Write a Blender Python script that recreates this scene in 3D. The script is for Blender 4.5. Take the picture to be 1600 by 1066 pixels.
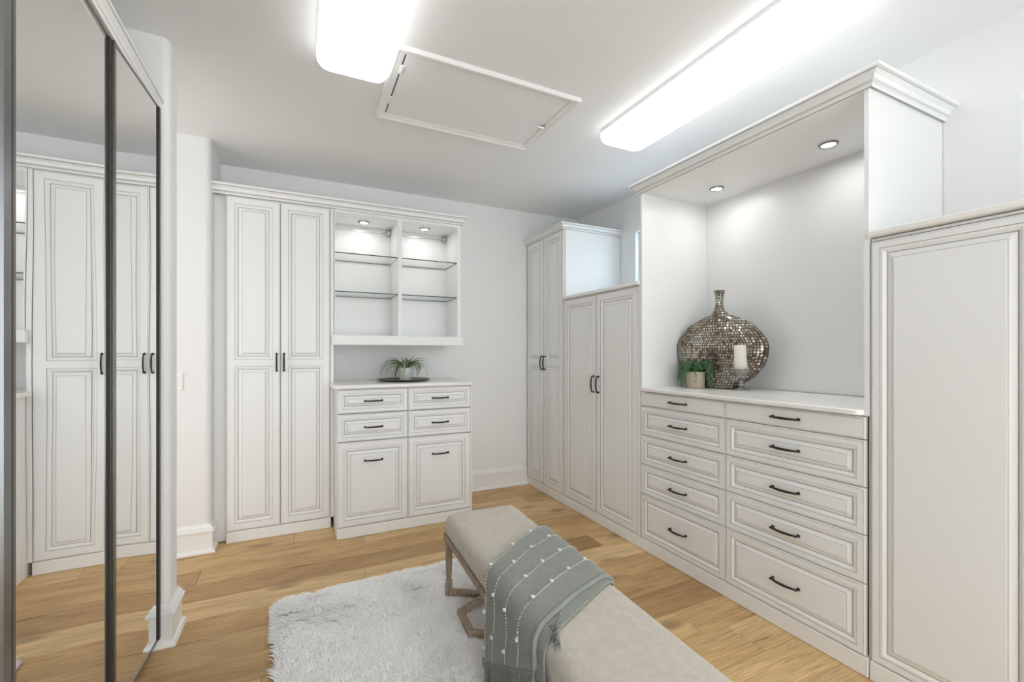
import bpy, bmesh, math, random
import numpy as np
from mathutils import Vector, Matrix, noise

for o in list(bpy.data.objects):
    bpy.data.objects.remove(o)
SC = bpy.context.scene
COL = SC.collection
R = random.Random(7)
PI = math.pi

# ------------------------------------------------------------------ camera, sky, exposure
cam_d = bpy.data.cameras.new('camera')
cam = bpy.data.objects.new('camera', cam_d)
COL.objects.link(cam)
cam.location = (0, 0, 1.35)
cam.rotation_euler = (PI / 2, 0, -math.radians(25.80))
cam_d.sensor_width = 36
cam_d.lens = 689.4 / 1600 * 36
cam_d.shift_y = (551.3 - 533) / 1600
cam_d.clip_start = 0.02
SC.camera = cam

SC.view_settings.view_transform = 'Standard'
SC.view_settings.look = 'None'
SC.view_settings.gamma = 1
SC.view_settings.use_curve_mapping = False
SC.view_settings.exposure = 0.42
SC.cycles.use_denoising = True
SC.cycles.max_bounces = 12
SC.cycles.diffuse_bounces = 8
SC.cycles.glossy_bounces = 6
SC.cycles.transparent_max_bounces = 16
SC.cycles.sample_clamp_indirect = 6
SC.cycles.caustics_refractive = False
SC.cycles.caustics_reflective = False

FIXTURE = 2.6      # fluorescent diffusers
PUCK = 60.0         # cabinet puck lights
SKY = 3.2           # overcast daylight behind the clerestory panes and the added rear window

world = bpy.data.worlds.new('world')
SC.world = world
world.use_nodes = True
bg = world.node_tree.nodes['Background']
bg.inputs[0].default_value = (0.965, 0.985, 1.0, 1)
bg.inputs[1].default_value = SKY

# ------------------------------------------------------------------ materials
def new_mat(name):
    m = bpy.data.materials.new(name)
    m.use_nodes = True
    nt = m.node_tree
    return m, nt, nt.nodes['Principled BSDF']

def plain(name, rgb, rough=0.5, metal=0.0, bump=0.0, bscale=200.0, var=0.0, spec=0.5):
    m, nt, b = new_mat(name)
    b.inputs['Base Color'].default_value = (*rgb, 1)
    b.inputs['Roughness'].default_value = rough
    b.inputs['Metallic'].default_value = metal
    b.inputs['Specular IOR Level'].default_value = spec
    if bump or var:
        tc = nt.nodes.new('ShaderNodeTexCoord')
        n = nt.nodes.new('ShaderNodeTexNoise')
        n.inputs['Scale'].default_value = bscale
        n.inputs['Detail'].default_value = 4
        nt.links.new(tc.outputs['Object'], n.inputs['Vector'])
        if bump:
            bp = nt.nodes.new('ShaderNodeBump')
            bp.inputs['Strength'].default_value = bump
            bp.inputs['Distance'].default_value = 0.002
            nt.links.new(n.outputs['Fac'], bp.inputs['Height'])
            nt.links.new(bp.outputs['Normal'], b.inputs['Normal'])
        if var:
            mx = nt.nodes.new('ShaderNodeMix'); mx.data_type = 'RGBA'
            mx.inputs['A'].default_value = (*[c * (1 - var) for c in rgb], 1)
            mx.inputs['B'].default_value = (*[min(1, c * (1 + var)) for c in rgb], 1)
            nt.links.new(n.outputs['Fac'], mx.inputs['Factor'])
            nt.links.new(mx.outputs['Result'], b.inputs['Base Color'])
    return m

def emit(name, rgb, strength):
    m, nt, b = new_mat(name)
    b.inputs['Base Color'].default_value = (0.8, 0.8, 0.8, 1)
    b.inputs['Emission Color'].default_value = (*rgb, 1)
    b.inputs['Emission Strength'].default_value = strength
    return m

M_CAB = plain('cabinet_paint', (0.822, 0.828, 0.825), 0.38, bump=0.05, bscale=60)
M_GLAZE = plain('glaze', (0.35, 0.34, 0.318), 0.55)
M_GAP = plain('dark_gap', (0.10, 0.09, 0.08), 0.8)
M_WALL = plain('wall_paint', (0.82, 0.82, 0.82), 0.7, bump=0.12, bscale=90)
M_CEIL = plain('ceiling_paint', (0.82, 0.82, 0.82), 0.85, bump=0.1, bscale=80)
M_TRIM = plain('trim_paint', (0.84, 0.84, 0.83), 0.4)
M_QUARTZ = plain('quartz_top', (0.84, 0.83, 0.81), 0.25, var=0.03, bscale=25)
M_IRON = plain('dark_bronze', (0.035, 0.032, 0.03), 0.38, 0.7)
M_STEEL = plain('brushed_steel', (0.62, 0.62, 0.60), 0.3, 1.0)
M_RAIL = plain('bronze_rail', (0.20, 0.185, 0.17), 0.35, 0.85)
M_BLACK = plain('black_seal', (0.012, 0.012, 0.012), 0.6)
M_SILVER = plain('silver_rail', (0.24, 0.245, 0.25), 0.30, 1.0)
M_LIGHT_L = emit('diffuser_white', (0.97, 0.985, 1.0), FIXTURE)
M_LIGHT_R = emit('diffuser_cool', (0.93, 0.97, 1.0), FIXTURE)
M_PUCK = emit('puck_lens', (1.0, 0.98, 0.95), PUCK)
M_PUCKN = emit('niche_puck_lens', (1.0, 0.985, 0.96), PUCK * 1.7)
M_TRAY = plain('tray_green', (0.085, 0.105, 0.075), 0.35, 0.3)
M_POTW = plain('white_ceramic', (0.78, 0.78, 0.80), 0.3)
M_POTB = plain('beige_stoneware', (0.56, 0.48, 0.37), 0.6, bump=0.3, bscale=120, var=0.15)
M_SOIL = plain('soil', (0.05, 0.035, 0.02), 0.9)
M_WAX = plain('ivory_wax', (0.86, 0.83, 0.74), 0.45)
M_WICK = plain('wick', (0.05, 0.045, 0.04), 0.9)
M_YARN = plain('white_yarn', (0.80, 0.80, 0.76), 0.9)
M_SWITCH = plain('switch_plastic', (0.86, 0.86, 0.85), 0.35)

def mirror_mat():
    m, nt, b = new_mat('mirror_glass')
    b.inputs['Base Color'].default_value = (0.92, 0.925, 0.92, 1)
    b.inputs['Metallic'].default_value = 1
    b.inputs['Roughness'].default_value = 0.0
    tc = nt.nodes.new('ShaderNodeTexCoord')
    mp = nt.nodes.new('ShaderNodeMapping')
    mp.inputs['Scale'].default_value = (4, 4, 1.6)
    n = nt.nodes.new('ShaderNodeTexNoise')
    n.inputs['Scale'].default_value = 1.0
    n.inputs['Detail'].default_value = 0.5
    bp = nt.nodes.new('ShaderNodeBump')
    bp.inputs['Strength'].default_value = 0.5
    bp.inputs['Distance'].default_value = 0.0016
    nt.links.new(tc.outputs['Object'], mp.inputs['Vector'])
    nt.links.new(mp.outputs['Vector'], n.inputs['Vector'])
    nt.links.new(n.outputs['Fac'], bp.inputs['Height'])
    nt.links.new(bp.outputs['Normal'], b.inputs['Normal'])
    return m
M_MIRROR = mirror_mat()

def thin_glass(name, tint, refl=0.03):
    m = bpy.data.materials.new(name); m.use_nodes = True
    nt = m.node_tree; nt.nodes.clear()
    out = nt.nodes.new('ShaderNodeOutputMaterial')
    tr = nt.nodes.new('ShaderNodeBsdfTransparent'); tr.inputs[0].default_value = (*tint, 1)
    gl = nt.nodes.new('ShaderNodeBsdfGlossy'); gl.inputs['Roughness'].default_value = 0.02
    lw = nt.nodes.new('ShaderNodeLayerWeight'); lw.inputs[0].default_value = 0.5
    pw = nt.nodes.new('ShaderNodeMath'); pw.operation = 'POWER'; pw.inputs[1].default_value = 5.0
    nt.links.new(lw.outputs['Facing'], pw.inputs[0])
    fr = nt.nodes.new('ShaderNodeMath'); fr.operation = 'MULTIPLY_ADD'; fr.inputs[1].default_value = 0.6; fr.inputs[2].default_value = refl
    nt.links.new(pw.outputs[0], fr.inputs[0])
    mx = nt.nodes.new('ShaderNodeMixShader')
    nt.links.new(fr.outputs[0], mx.inputs[0]); nt.links.new(tr.outputs[0], mx.inputs[1]); nt.links.new(gl.outputs[0], mx.inputs[2])
    nt.links.new(mx.outputs[0], out.inputs[0])
    return m
M_GLASS = thin_glass('shelf_glass', (0.975, 0.985, 0.98))
M_PANE = thin_glass('window_pane_glass', (0.97, 0.98, 0.98))
M_TINT = [thin_glass('tinted_pane_glass', (0.84, 0.92, 0.98)), thin_glass('shaded_pane_glass', (0.36, 0.40, 0.44))]  # tints added to cut the daylight through each clerestory, strongest in the second
M_GEDGE = plain('glass_edge', (0.025, 0.05, 0.046), 0.2)

M_CRYSTAL = thin_glass('clear_crystal', (0.93, 0.94, 0.95), 0.24)

def oak_mat():
    m, nt, b = new_mat('oak_plank')
    L = nt.links
    tc = nt.nodes.new('ShaderNodeTexCoord')
    oi = nt.nodes.new('ShaderNodeObjectInfo')
    off = nt.nodes.new('ShaderNodeVectorMath'); off.operation = 'SCALE'
    off.inputs[0].default_value = (37.0, 91.0, 13.0)
    L.new(oi.outputs['Random'], off.inputs['Scale'])
    add = nt.nodes.new('ShaderNodeVectorMath'); add.operation = 'ADD'
    L.new(tc.outputs['Object'], add.inputs[0]); L.new(off.outputs[0], add.inputs[1])
    def mapped(sx, sy):
        mp = nt.nodes.new('ShaderNodeMapping'); mp.inputs['Scale'].default_value = (sx, sy, 1)
        L.new(add.outputs[0], mp.inputs['Vector']); return mp
    def nz(mp, scale, detail, dist=0.0, rough=0.55):
        n = nt.nodes.new('ShaderNodeTexNoise')
        n.inputs['Scale'].default_value = scale; n.inputs['Detail'].default_value = detail
        n.inputs['Distortion'].default_value = dist; n.inputs['Roughness'].default_value = rough
        L.new(mp.outputs[0], n.inputs['Vector']); return n
    def ramp(src, stops):
        r = nt.nodes.new('ShaderNodeValToRGB')
        e = r.color_ramp.elements
        while len(e) < len(stops): e.new(0.5)
        for i, (p, c) in enumerate(stops):
            e[i].position = p; e[i].color = (*c, 1)
        L.new(src, r.inputs[0]); return r
    def mix(a, bb, fac, mode='MIX', f=None):
        x = nt.nodes.new('ShaderNodeMix'); x.data_type = 'RGBA'; x.blend_type = mode
        if f is not None: x.inputs['Factor'].default_value = f
        else: L.new(fac, x.inputs['Factor'])
        L.new(a, x.inputs['A'])
        if isinstance(bb, tuple): x.inputs['B'].default_value = (*bb, 1)
        else: L.new(bb, x.inputs['B'])
        return x.outputs['Result']
    # plank tone
    tone = ramp(oi.outputs['Random'], [(0.0, (0.40, 0.245, 0.11)), (0.2, (0.62, 0.42, 0.20)), (0.45, (0.80, 0.59, 0.315)), (0.72, (0.58, 0.38, 0.175)), (1.0, (0.86, 0.66, 0.38))])
    # broad soft colour drift and fine grain along the plank
    drift = nz(mapped(1.3, 6.0), 1.6, 3, 0.6)
    driftr = ramp(drift.outputs['Fac'], [(0.28, (0.74, 0.68, 0.60)), (0.7, (1.1, 1.1, 1.1))])
    c = mix(tone.outputs[0], driftr.outputs[0], None, 'MULTIPLY', 0.85)
    fine = nz(mapped(2.2, 60.0), 2.4, 5, 0.8, 0.65)
    finer = ramp(fine.outputs['Fac'], [(0.3, (0.60, 0.53, 0.44)), (0.62, (1.08, 1.08, 1.08))])
    c = mix(c, finer.outputs[0], None, 'MULTIPLY', 0.8)
    # cathedral rings
    wv = nt.nodes.new('ShaderNodeTexWave'); wv.wave_type = 'RINGS'
    wv.inputs['Scale'].default_value = 3.2; wv.inputs['Distortion'].default_value = 5.0
    wv.inputs['Detail'].default_value = 2; wv.inputs['Detail Scale'].default_value = 1.4
    L.new(mapped(0.6, 7.0).outputs[0], wv.inputs['Vector'])
    wr = ramp(wv.outputs['Fac'], [(0.0, (0.86, 0.82, 0.76)), (0.5, (1.0, 1.0, 1.0))])
    c = mix(c, wr.outputs[0], None, 'MULTIPLY', 0.45)
    # dark mineral streaks and cracks
    cr = nz(mapped(1.5, 26.0), 1.7, 5, 1.0, 0.62)
    crm = ramp(cr.outputs['Fac'], [(0.57, (0, 0, 0)), (0.62, (0.2, 0.2, 0.2)), (0.68, (0.65, 0.65, 0.65)), (0.74, (0.92, 0.92, 0.92))])
    c = mix(c, (0.13, 0.07, 0.03), crm.outputs[0])
    # knots
    vo = nt.nodes.new('ShaderNodeTexVoronoi'); vo.feature = 'F1'
    vo.inputs['Scale'].default_value = 1.0; vo.inputs['Randomness'].default_value = 1.0
    kn = nz(mapped(6, 16), 1.5, 3)
    kadd = nt.nodes.new('ShaderNodeVectorMath'); kadd.operation = 'MULTIPLY_ADD'
    L.new(kn.outputs['Color'], kadd.inputs[0]); kadd.inputs[1].default_value = (0.10, 0.10, 0)
    L.new(mapped(1.9, 4.4).outputs[0], kadd.inputs[2]); L.new(kadd.outputs[0], vo.inputs['Vector'])
    km = ramp(vo.outputs['Distance'], [(0.045, (0.95, 0.95, 0.95)), (0.11, (0.55, 0.55, 0.55)), (0.24, (0, 0, 0))])
    c = mix(c, (0.11, 0.055, 0.025), km.outputs[0])
    L.new(c, b.inputs['Base Color'])
    b.inputs['Roughness'].default_value = 0.42
    b.inputs['Specular IOR Level'].default_value = 0.4
    bp = nt.nodes.new('ShaderNodeBump'); bp.inputs['Strength'].default_value = 0.15; bp.inputs['Distance'].default_value = 0.001
    L.new(fine.outputs['Fac'], bp.inputs['Height']); L.new(bp.outputs['Normal'], b.inputs['Normal'])
    return m
M_OAK = oak_mat()

def weathered_oak():
    m, nt, b = new_mat('weathered_oak')
    L = nt.links
    tc = nt.nodes.new('ShaderNodeTexCoord')
    mp = nt.nodes.new('ShaderNodeMapping'); mp.inputs['Scale'].default_value = (60, 60, 6)
    n = nt.nodes.new('ShaderNodeTexNoise'); n.inputs['Scale'].default_value = 1.5; n.inputs['Detail'].default_value = 5
    r = nt.nodes.new('ShaderNodeValToRGB')
    r.color_ramp.elements[0].position = 0.3; r.color_ramp.elements[0].color = (0.21, 0.155, 0.105, 1)
    r.color_ramp.elements[1].position = 0.7; r.color_ramp.elements[1].color = (0.46, 0.365, 0.27, 1)
    L.new(tc.outputs['Object'], mp.inputs['Vector']); L.new(mp.outputs[0], n.inputs['Vector'])
    L.new(n.outputs['Fac'], r.inputs[0]); L.new(r.outputs[0], b.inputs['Base Color'])
    b.inputs['Roughness'].default_value = 0.6
    bp = nt.nodes.new('ShaderNodeBump'); bp.inputs['Strength'].default_value = 0.3; bp.inputs['Distance'].default_value = 0.002
    L.new(n.outputs['Fac'], bp.inputs['Height']); L.new(bp.outputs[0], b.inputs['Normal'])
    return m
M_WOOD = weathered_oak()

def cloth(name, c1, c2, scale, bump=0.5, sheen=0.2):
    m, nt, b = new_mat(name)
    L = nt.links
    tc = nt.nodes.new('ShaderNodeTexCoord')
    n = nt.nodes.new('ShaderNodeTexNoise'); n.inputs['Scale'].default_value = scale; n.inputs['Detail'].default_value = 3
    n2 = nt.nodes.new('ShaderNodeTexNoise'); n2.inputs['Scale'].default_value = scale * 0.07; n2.inputs['Detail'].default_value = 3
    ad = nt.nodes.new('ShaderNodeMath'); ad.operation = 'MULTIPLY_ADD'; ad.inputs[1].default_value = 0.35
    L.new(tc.outputs['Object'], n.inputs['Vector']); L.new(tc.outputs['Object'], n2.inputs['Vector'])
    L.new(n2.outputs['Fac'], ad.inputs[0]); L.new(n.outputs['Fac'], ad.inputs[2])
    r = nt.nodes.new('ShaderNodeValToRGB')
    r.color_ramp.elements[0].position = 0.45; r.color_ramp.elements[0].color = (*c1, 1)
    r.color_ramp.elements[1].position = 0.9; r.color_ramp.elements[1].color = (*c2, 1)
    L.new(ad.outputs[0], r.inputs[0]); L.new(r.outputs[0], b.inputs['Base Color'])
    b.inputs['Roughness'].default_value = 0.9
    b.inputs['Specular IOR Level'].default_value = 0.2
    b.inputs['Sheen Weight'].default_value = sheen
    bp = nt.nodes.new('ShaderNodeBump'); bp.inputs['Strength'].default_value = bump; bp.inputs['Distance'].default_value = 0.0015
    L.new(n.outputs['Fac'], bp.inputs['Height']); L.new(bp.outputs[0], b.inputs['Normal'])
    return m
M_LINEN = cloth('oatmeal_linen', (0.44, 0.40, 0.335), (0.66, 0.615, 0.535), 420)
M_SAGE = cloth('sage_knit', (0.215, 0.23, 0.205), (0.335, 0.35, 0.32), 520, 0.9)

def pile_mat():
    m, nt, b = new_mat('shag_pile')
    L = nt.links
    g = nt.nodes.new('ShaderNodeNewGeometry')
    r = nt.nodes.new('ShaderNodeValToRGB')
    r.color_ramp.elements[0].color = (0.90, 0.885, 0.865, 1)
    r.color_ramp.elements[1].color = (0.98, 0.978, 0.972, 1)
    r.color_ramp.elements[1].position = 0.5
    L.new(g.outputs['Random Per Island'], r.inputs[0]); L.new(r.outputs[0], b.inputs['Base Color'])
    b.inputs['Roughness'].default_value = 0.75
    return m
M_PILE = pile_mat()
M_RUGBASE = plain('rug_backing', (0.96, 0.95, 0.94), 0.95)

def leaf_mat(name, dark, light):
    m, nt, b = new_mat(name)
    L = nt.links
    g = nt.nodes.new('ShaderNodeObjectInfo'); g2 = nt.nodes.new('ShaderNodeNewGeometry')
    ad = nt.nodes.new('ShaderNodeMath'); ad.operation = 'ADD'
    fr = nt.nodes.new('ShaderNodeMath'); fr.operation = 'FRACT'
    L.new(g.outputs['Random'], ad.inputs[0]); L.new(g2.outputs['Random Per Island'], ad.inputs[1]); L.new(ad.outputs[0], fr.inputs[0])
    r = nt.nodes.new('ShaderNodeValToRGB')
    r.color_ramp.elements[0].color = (*dark, 1); r.color_ramp.elements[1].color = (*light, 1)
    L.new(fr.outputs[0], r.inputs[0]); L.new(r.outputs[0], b.inputs['Base Color'])
    b.inputs['Roughness'].default_value = 0.5
    return m
M_LEAF = leaf_mat('spider_leaf', (0.06, 0.11, 0.045), (0.24, 0.33, 0.17))
M_LEAFEDGE = plain('leaf_stripe', (0.36, 0.44, 0.27), 0.5)
M_SUCC = leaf_mat('trailing_leaf', (0.03, 0.10, 0.035), (0.13, 0.27, 0.11))

def mosaic_mat():
    m, nt, b = new_mat('shell_mosaic')
    L = nt.links
    g = nt.nodes.new('ShaderNodeNewGeometry')
    r = nt.nodes.new('ShaderNodeValToRGB')
    cols = [(0, (0.09, 0.05, 0.035)), (0.22, (0.22, 0.17, 0.125)), (0.45, (0.39, 0.335, 0.26)), (0.7, (0.54, 0.50, 0.42)), (1.0, (0.74, 0.73, 0.69))]
    e = r.color_ramp.elements
    while len(e) < len(cols): e.new(0.5)
    for i, (p_, c_) in enumerate(cols): e[i].position = p_; e[i].color = (*c_, 1)
    tc = nt.nodes.new('ShaderNodeTexCoord')
    n = nt.nodes.new('ShaderNodeTexNoise'); n.inputs['Scale'].default_value = 6; n.inputs['Detail'].default_value = 2
    L.new(tc.outputs['Object'], n.inputs['Vector'])
    mx = nt.nodes.new('ShaderNodeMath'); mx.operation = 'MULTIPLY_ADD'; mx.inputs[1].default_value = 0.55
    sb = nt.nodes.new('ShaderNodeMath'); sb.operation = 'MULTIPLY_ADD'; sb.inputs[1].default_value = 1.6; sb.inputs[2].default_value = -0.55
    L.new(n.outputs['Fac'], sb.inputs[0])
    L.new(g.outputs['Random Per Island'], mx.inputs[0]); L.new(sb.outputs[0], mx.inputs[2])
    L.new(mx.outputs[0], r.inputs[0]); L.new(r.outputs[0], b.inputs['Base Color'])
    b.inputs['Roughness'].default_value = 0.16
    b.inputs['Metallic'].default_value = 0.7
    return m
M_MOSAIC = mosaic_mat()
M_GROUT = plain('dark_grout', (0.045, 0.04, 0.035), 0.7)

# ------------------------------------------------------------------ object helpers
def mesh_obj(name, verts, faces, mats, parent=None, idx=None, smooth=False, loc=None, rotz=0.0):
    me = bpy.data.meshes.new(name)
    me.from_pydata([tuple(v) for v in verts], [], [tuple(f) for f in faces])
    if not isinstance(mats, (list, tuple)): mats = [mats]
    for m in mats: me.materials.append(m)
    if idx is not None: me.polygons.foreach_set('material_index', idx)
    if smooth: me.polygons.foreach_set('use_smooth', [True] * len(me.polygons))
    me.update()
    return link(name, me, parent, loc, rotz)

def link(name, me, parent=None, loc=None, rotz=0.0):
    o = bpy.data.objects.new(name, me)
    COL.objects.link(o)
    if loc is not None: o.location = loc
    o.rotation_euler = (0, 0, rotz)
    if parent is not None: o.parent = parent
    return o

def tag(o, label=None, cat=None, group=None, kind=None):
    if label: o['label'] = label
    if cat: o['category'] = cat
    if group: o['group'] = group
    if kind: o['kind'] = kind
    return o

def thing(name, label, cat, loc=(0, 0, 0), rotz=0.0, group=None):
    o = bpy.data.objects.new(name, None)
    o.empty_display_size = 0.05
    COL.objects.link(o)
    o.location = loc; o.rotation_euler = (0, 0, rotz)
    return tag(o, label, cat, group)

class MB:
    """collects primitives in one mesh"""
    def __init__(s): s.v = []; s.f = []; s.m = []
    def add(s, v, f, mi=0):
        b = len(s.v); s.v += [tuple(x) for x in v]
        s.f += [tuple(b + i for i in q) for q in f]
        s.m += ([mi] * len(f)) if isinstance(mi, int) else list(mi)
        return s
    def box(s, x0, y0, z0, x1, y1, z1, mi=0):
        v = [(x0, y0, z0), (x1, y0, z0), (x1, y1, z0), (x0, y1, z0), (x0, y0, z1), (x1, y0, z1), (x1, y1, z1), (x0, y1, z1)]
        return s.add(v, [(0, 3, 2, 1), (4, 5, 6, 7), (0, 1, 5, 4), (1, 2, 6, 5), (2, 3, 7, 6), (3, 0, 4, 7)], mi)
    def cbox(s, x0, y0, z0, x1, y1, z1, c=0.003, mi=0):
        """box with chamfered edges"""
        bm = bmesh.new()
        bmesh.ops.create_cube(bm, size=1)
        for w in bm.verts:
            w.co = Vector(((x0 + x1) / 2 + w.co.x * (x1 - x0), (y0 + y1) / 2 + w.co.y * (y1 - y0), (z0 + z1) / 2 + w.co.z * (z1 - z0)))
        bmesh.ops.bevel(bm, geom=list(bm.edges), offset=c, segments=1, affect='EDGES', profile=0.5)
        return s.bm(bm, mi)
    def bm(s, bm, mi=0):
        bm.verts.index_update()
        v = [w.co[:] for w in bm.verts]; f = [[w.index for w in q.verts] for q in bm.faces]
        bm.free()
        return s.add(v, f, mi)
    def lathe(s, prof, n=24, c=(0, 0, 0), mi=0, cap=True, sx=1.0, sy=1.0):
        v = []; f = []
        for r, z in prof:
            for k in range(n):
                a = 2 * PI * k / n
                v.append((c[0] + r * sx * math.cos(a), c[1] + r * sy * math.sin(a), c[2] + z))
        for i in range(len(prof) - 1):
            for k in range(n):
                k2 = (k + 1) % n
                f.append((i * n + k, i * n + k2, (i + 1) * n + k2, (i + 1) * n + k))
        if cap:
            f.append(tuple(range(n - 1, -1, -1))); f.append(tuple((len(prof) - 1) * n + k for k in range(n)))
        return s.add(v, f, mi)
    def tube(s, pts, rad, n=8, mi=0, flat=1.0, up=(0, 0, 1)):
        pts = [Vector(p) for p in pts]; v = []; f = []
        for i, p in enumerate(pts):
            t = (pts[min(i + 1, len(pts) - 1)] - pts[max(i - 1, 0)]).normalized()
            u = Vector(up)
            if abs(t.dot(u)) > 0.95: u = Vector((1, 0, 0))
            a = t.cross(u).normalized(); b = a.cross(t).normalized()
            r = rad[i] if isinstance(rad, (list, tuple)) else rad
            for k in range(n):
                g = 2 * PI * k / n
                v.append(p + a * (r * math.cos(g)) + b * (r * flat * math.sin(g)))
        for i in range(len(pts) - 1):
            for k in range(n):
                k2 = (k + 1) % n
                f.append((i * n + k, i * n + k2, (i + 1) * n + k2, (i + 1) * n + k))
        f.append(tuple(range(n - 1, -1, -1))); f.append(tuple((len(pts) - 1) * n + k for k in range(n)))
        return s.add(v, f, mi)
    def obj(s, name, mats, parent=None, smooth=False, loc=None, rotz=0.0):
        return mesh_obj(name, s.v, s.f, mats, parent, s.m, smooth, loc, rotz)

def auto_smooth(o, ang=35):
    me = o.data
    me.polygons.foreach_set('use_smooth', [True] * len(me.polygons))
    try: me.set_sharp_from_angle(angle=math.radians(ang))
    except Exception: pass
    return o

def sweep(path, prof, closed_prof=True):
    """extrude profile [(out, z)] along 2-D path [(x, y)] with mitres; 'out' is to the right of travel"""
    P = [Vector(p) for p in path]; n = len(P); v = []; f = []; k = len(prof)
    for i in range(n):
        ds = []
        if i > 0: ds.append((P[i] - P[i - 1]).normalized())
        if i < n - 1: ds.append((P[i + 1] - P[i]).normalized())
        ns = [Vector((d.y, -d.x)) for d in ds]
        if len(ns) == 2:
            b = (ns[0] + ns[1]).normalized(); b = b / max(0.2, b.dot(ns[0]))
        else: b = ns[0]
        for o_, z in prof: v.append((P[i].x + b.x * o_, P[i].y + b.y * o_, z))
    for i in range(n - 1):
        for j in range(k if closed_prof else k - 1):
            j2 = (j + 1) % k
            f.append((i * k + j, (i + 1) * k + j, (i + 1) * k + j2, i * k + j2))
    if closed_prof:
        f.append(tuple(range(k))); f.append(tuple((n - 1) * k + j for j in range(k - 1, -1, -1)))
    return v, f

def rrect(w, d, rs, n=6):
    """rounded rectangle outline centred on 0; rs = radius per corner (x+y+, x-y+, x-y-, x+y-)"""
    if not isinstance(rs, (list, tuple)): rs = [rs] * 4
    out = []
    for (sx, sy, a0), r in zip(((1, 1, 0), (-1, 1, PI / 2), (-1, -1, PI), (1, -1, 3 * PI / 2)), rs):
        cx, cy = sx * (w / 2 - r), sy * (d / 2 - r)
        for k in range(n + 1):
            a = a0 + PI / 2 * k / n
            out.append((cx + r * math.cos(a), cy + r * math.sin(a)))
    return out

def stack(w, d, r, prof, n=6):
    """rings of rounded rectangles: prof = [(inset, z)]; capped both ends"""
    v = []; f = []; k = None
    for i, z in prof:
        rr = [max(0.0005, q - i) for q in (r if isinstance(r, (list, tuple)) else [r] * 4)]
        o_ = rrect(w - 2 * i, d - 2 * i, rr, n); k = len(o_)
        v += [(x, y, z) for x, y in o_]
    for i in range(len(prof) - 1):
        for j in range(k):
            j2 = (j + 1) % k
            f.append((i * k + j, i * k + j2, (i + 1) * k + j2, (i + 1) * k + j))
    f.append(tuple(range(k - 1, -1, -1))); f.append(tuple((len(prof) - 1) * k + j for j in range(k)))
    if prof[-1][1] < prof[0][1]: f = [q[::-1] for q in f]
    return v, f

# ------------------------------------------------------------------ room numbers
XW, YW, ZC = 2.76, 4.045, 2.805     # right wall, back wall, ceiling
XL = -0.54                          # left wall plane beyond the mirrors
YR = -1.5                           # wall behind the camera
XF = 2.12                           # door faces, right run
YB, YD, YU = 3.67, 3.398, 3.67      # door faces: tall back cabinet, chest, open display

def struct(o): o['kind'] = 'structure'; return o

# ---- floor with single planks
floor = struct(MB().box(-2.4, YR - 0.1, -0.06, XW + 0.1, YW + 0.1, -0.0125).obj('floor', M_GAP))
PW = 0.2
def plank(x0, x1, y0):
    c = 0.0016; v = []; g = 0.0006
    xa, xb, ya, yb = -(x1 - x0) / 2 + g, (x1 - x0) / 2 - g, -PW / 2 + g, PW / 2 - g
    for i, z in ((0, -0.012), (0, -c), (c, 0.0)):
        v += [(xa + i, ya + i, z), (xb - i, ya + i, z), (xb - i, yb - i, z), (xa + i, yb - i, z)]
    f = [(8, 9, 10, 11)]
    for r_ in (0, 4):
        for j in range(4): f.append((r_ + j, r_ + (j + 1) % 4, r_ + 4 + (j + 1) % 4, r_ + 4 + j))
    mesh_obj('plank', v, f, M_OAK, floor, loc=((x0 + x1) / 2, y0 + PW / 2, 0))
rows = [(3.1 + PW * k) for k in range(-23, 5)]
fixed = {15: None}
for r_ in rows:
    xs = -2.4 - R.uniform(0, 1.7)
    if abs(r_ - 3.1) < .01: xs = -0.541 - 1.9
    if abs(r_ - 3.5) < .01: xs = 0.073 - 3.8
    while xs < XW:
        ln = R.choice((1.9, 1.9, 1.55, 1.2, 0.95))
        xe = xs + ln
        a, b_ = max(xs, -2.4), min(xe, XW + 0.02)
        if b_ - a > 0.03: plank(a, b_, r_)
        xs = xe

# ---- ceiling and walls
struct(MB().box(-2.4, YR - 0.1, ZC, XW + 0.1, YW + 0.1, ZC + 0.1).obj('ceiling', M_CEIL))
struct(MB().box(-2.4, YW, 0, XW + 0.1, YW + 0.1, ZC).obj('wall_back', M_WALL))

def holed_wall(name, wins):
    """right wall: slab in the Y-Z plane with window openings (y0,y1,z0,z1)"""
    mb = MB()
    ys = sorted({YR - 0.1, YW} | {w[0] for w in wins} | {w[1] for w in wins})
    for a, b_ in zip(ys[:-1], ys[1:]):
        mid = (a + b_) / 2
        hole = [w for w in wins if w[0] < mid < w[1]]
        if hole:
            mb.box(XW, a, 0, XW + 0.12, b_, hole[0][2]); mb.box(XW, a, hole[0][3], XW + 0.12, b_, ZC)
        else: mb.box(XW, a, 0, XW + 0.12, b_, ZC)
    return struct(mb.obj(name, M_WALL))
WINS = [(2.40, 3.127, 1.93, 2.45), (-0.20, 0.747, 1.93, 2.48)]
holed_wall('wall_right', WINS)
for i, (y0, y1, z0, z1) in enumerate(WINS):
    mb = MB(); t = 0.03
    for a in ((y0, z0, y1, z0 + t), (y0, z1 - t, y1, z1), (y0, z0 + t, y0 + t, z1 - t), (y1 - t, z0 + t, y1, z1 - t)):
        mb.cbox(XW + 0.05, a[0], a[1], XW + 0.10, a[2], a[3], 0.004)
    w = tag(mb.obj('window_%d' % (i + 1), M_TRIM), kind='structure')
    MB().box(XW + 0.072, y0 + t, z0 + t, XW + 0.076, y1 - t, z1 - t).obj('pane', M_TINT[i], w)

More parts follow.
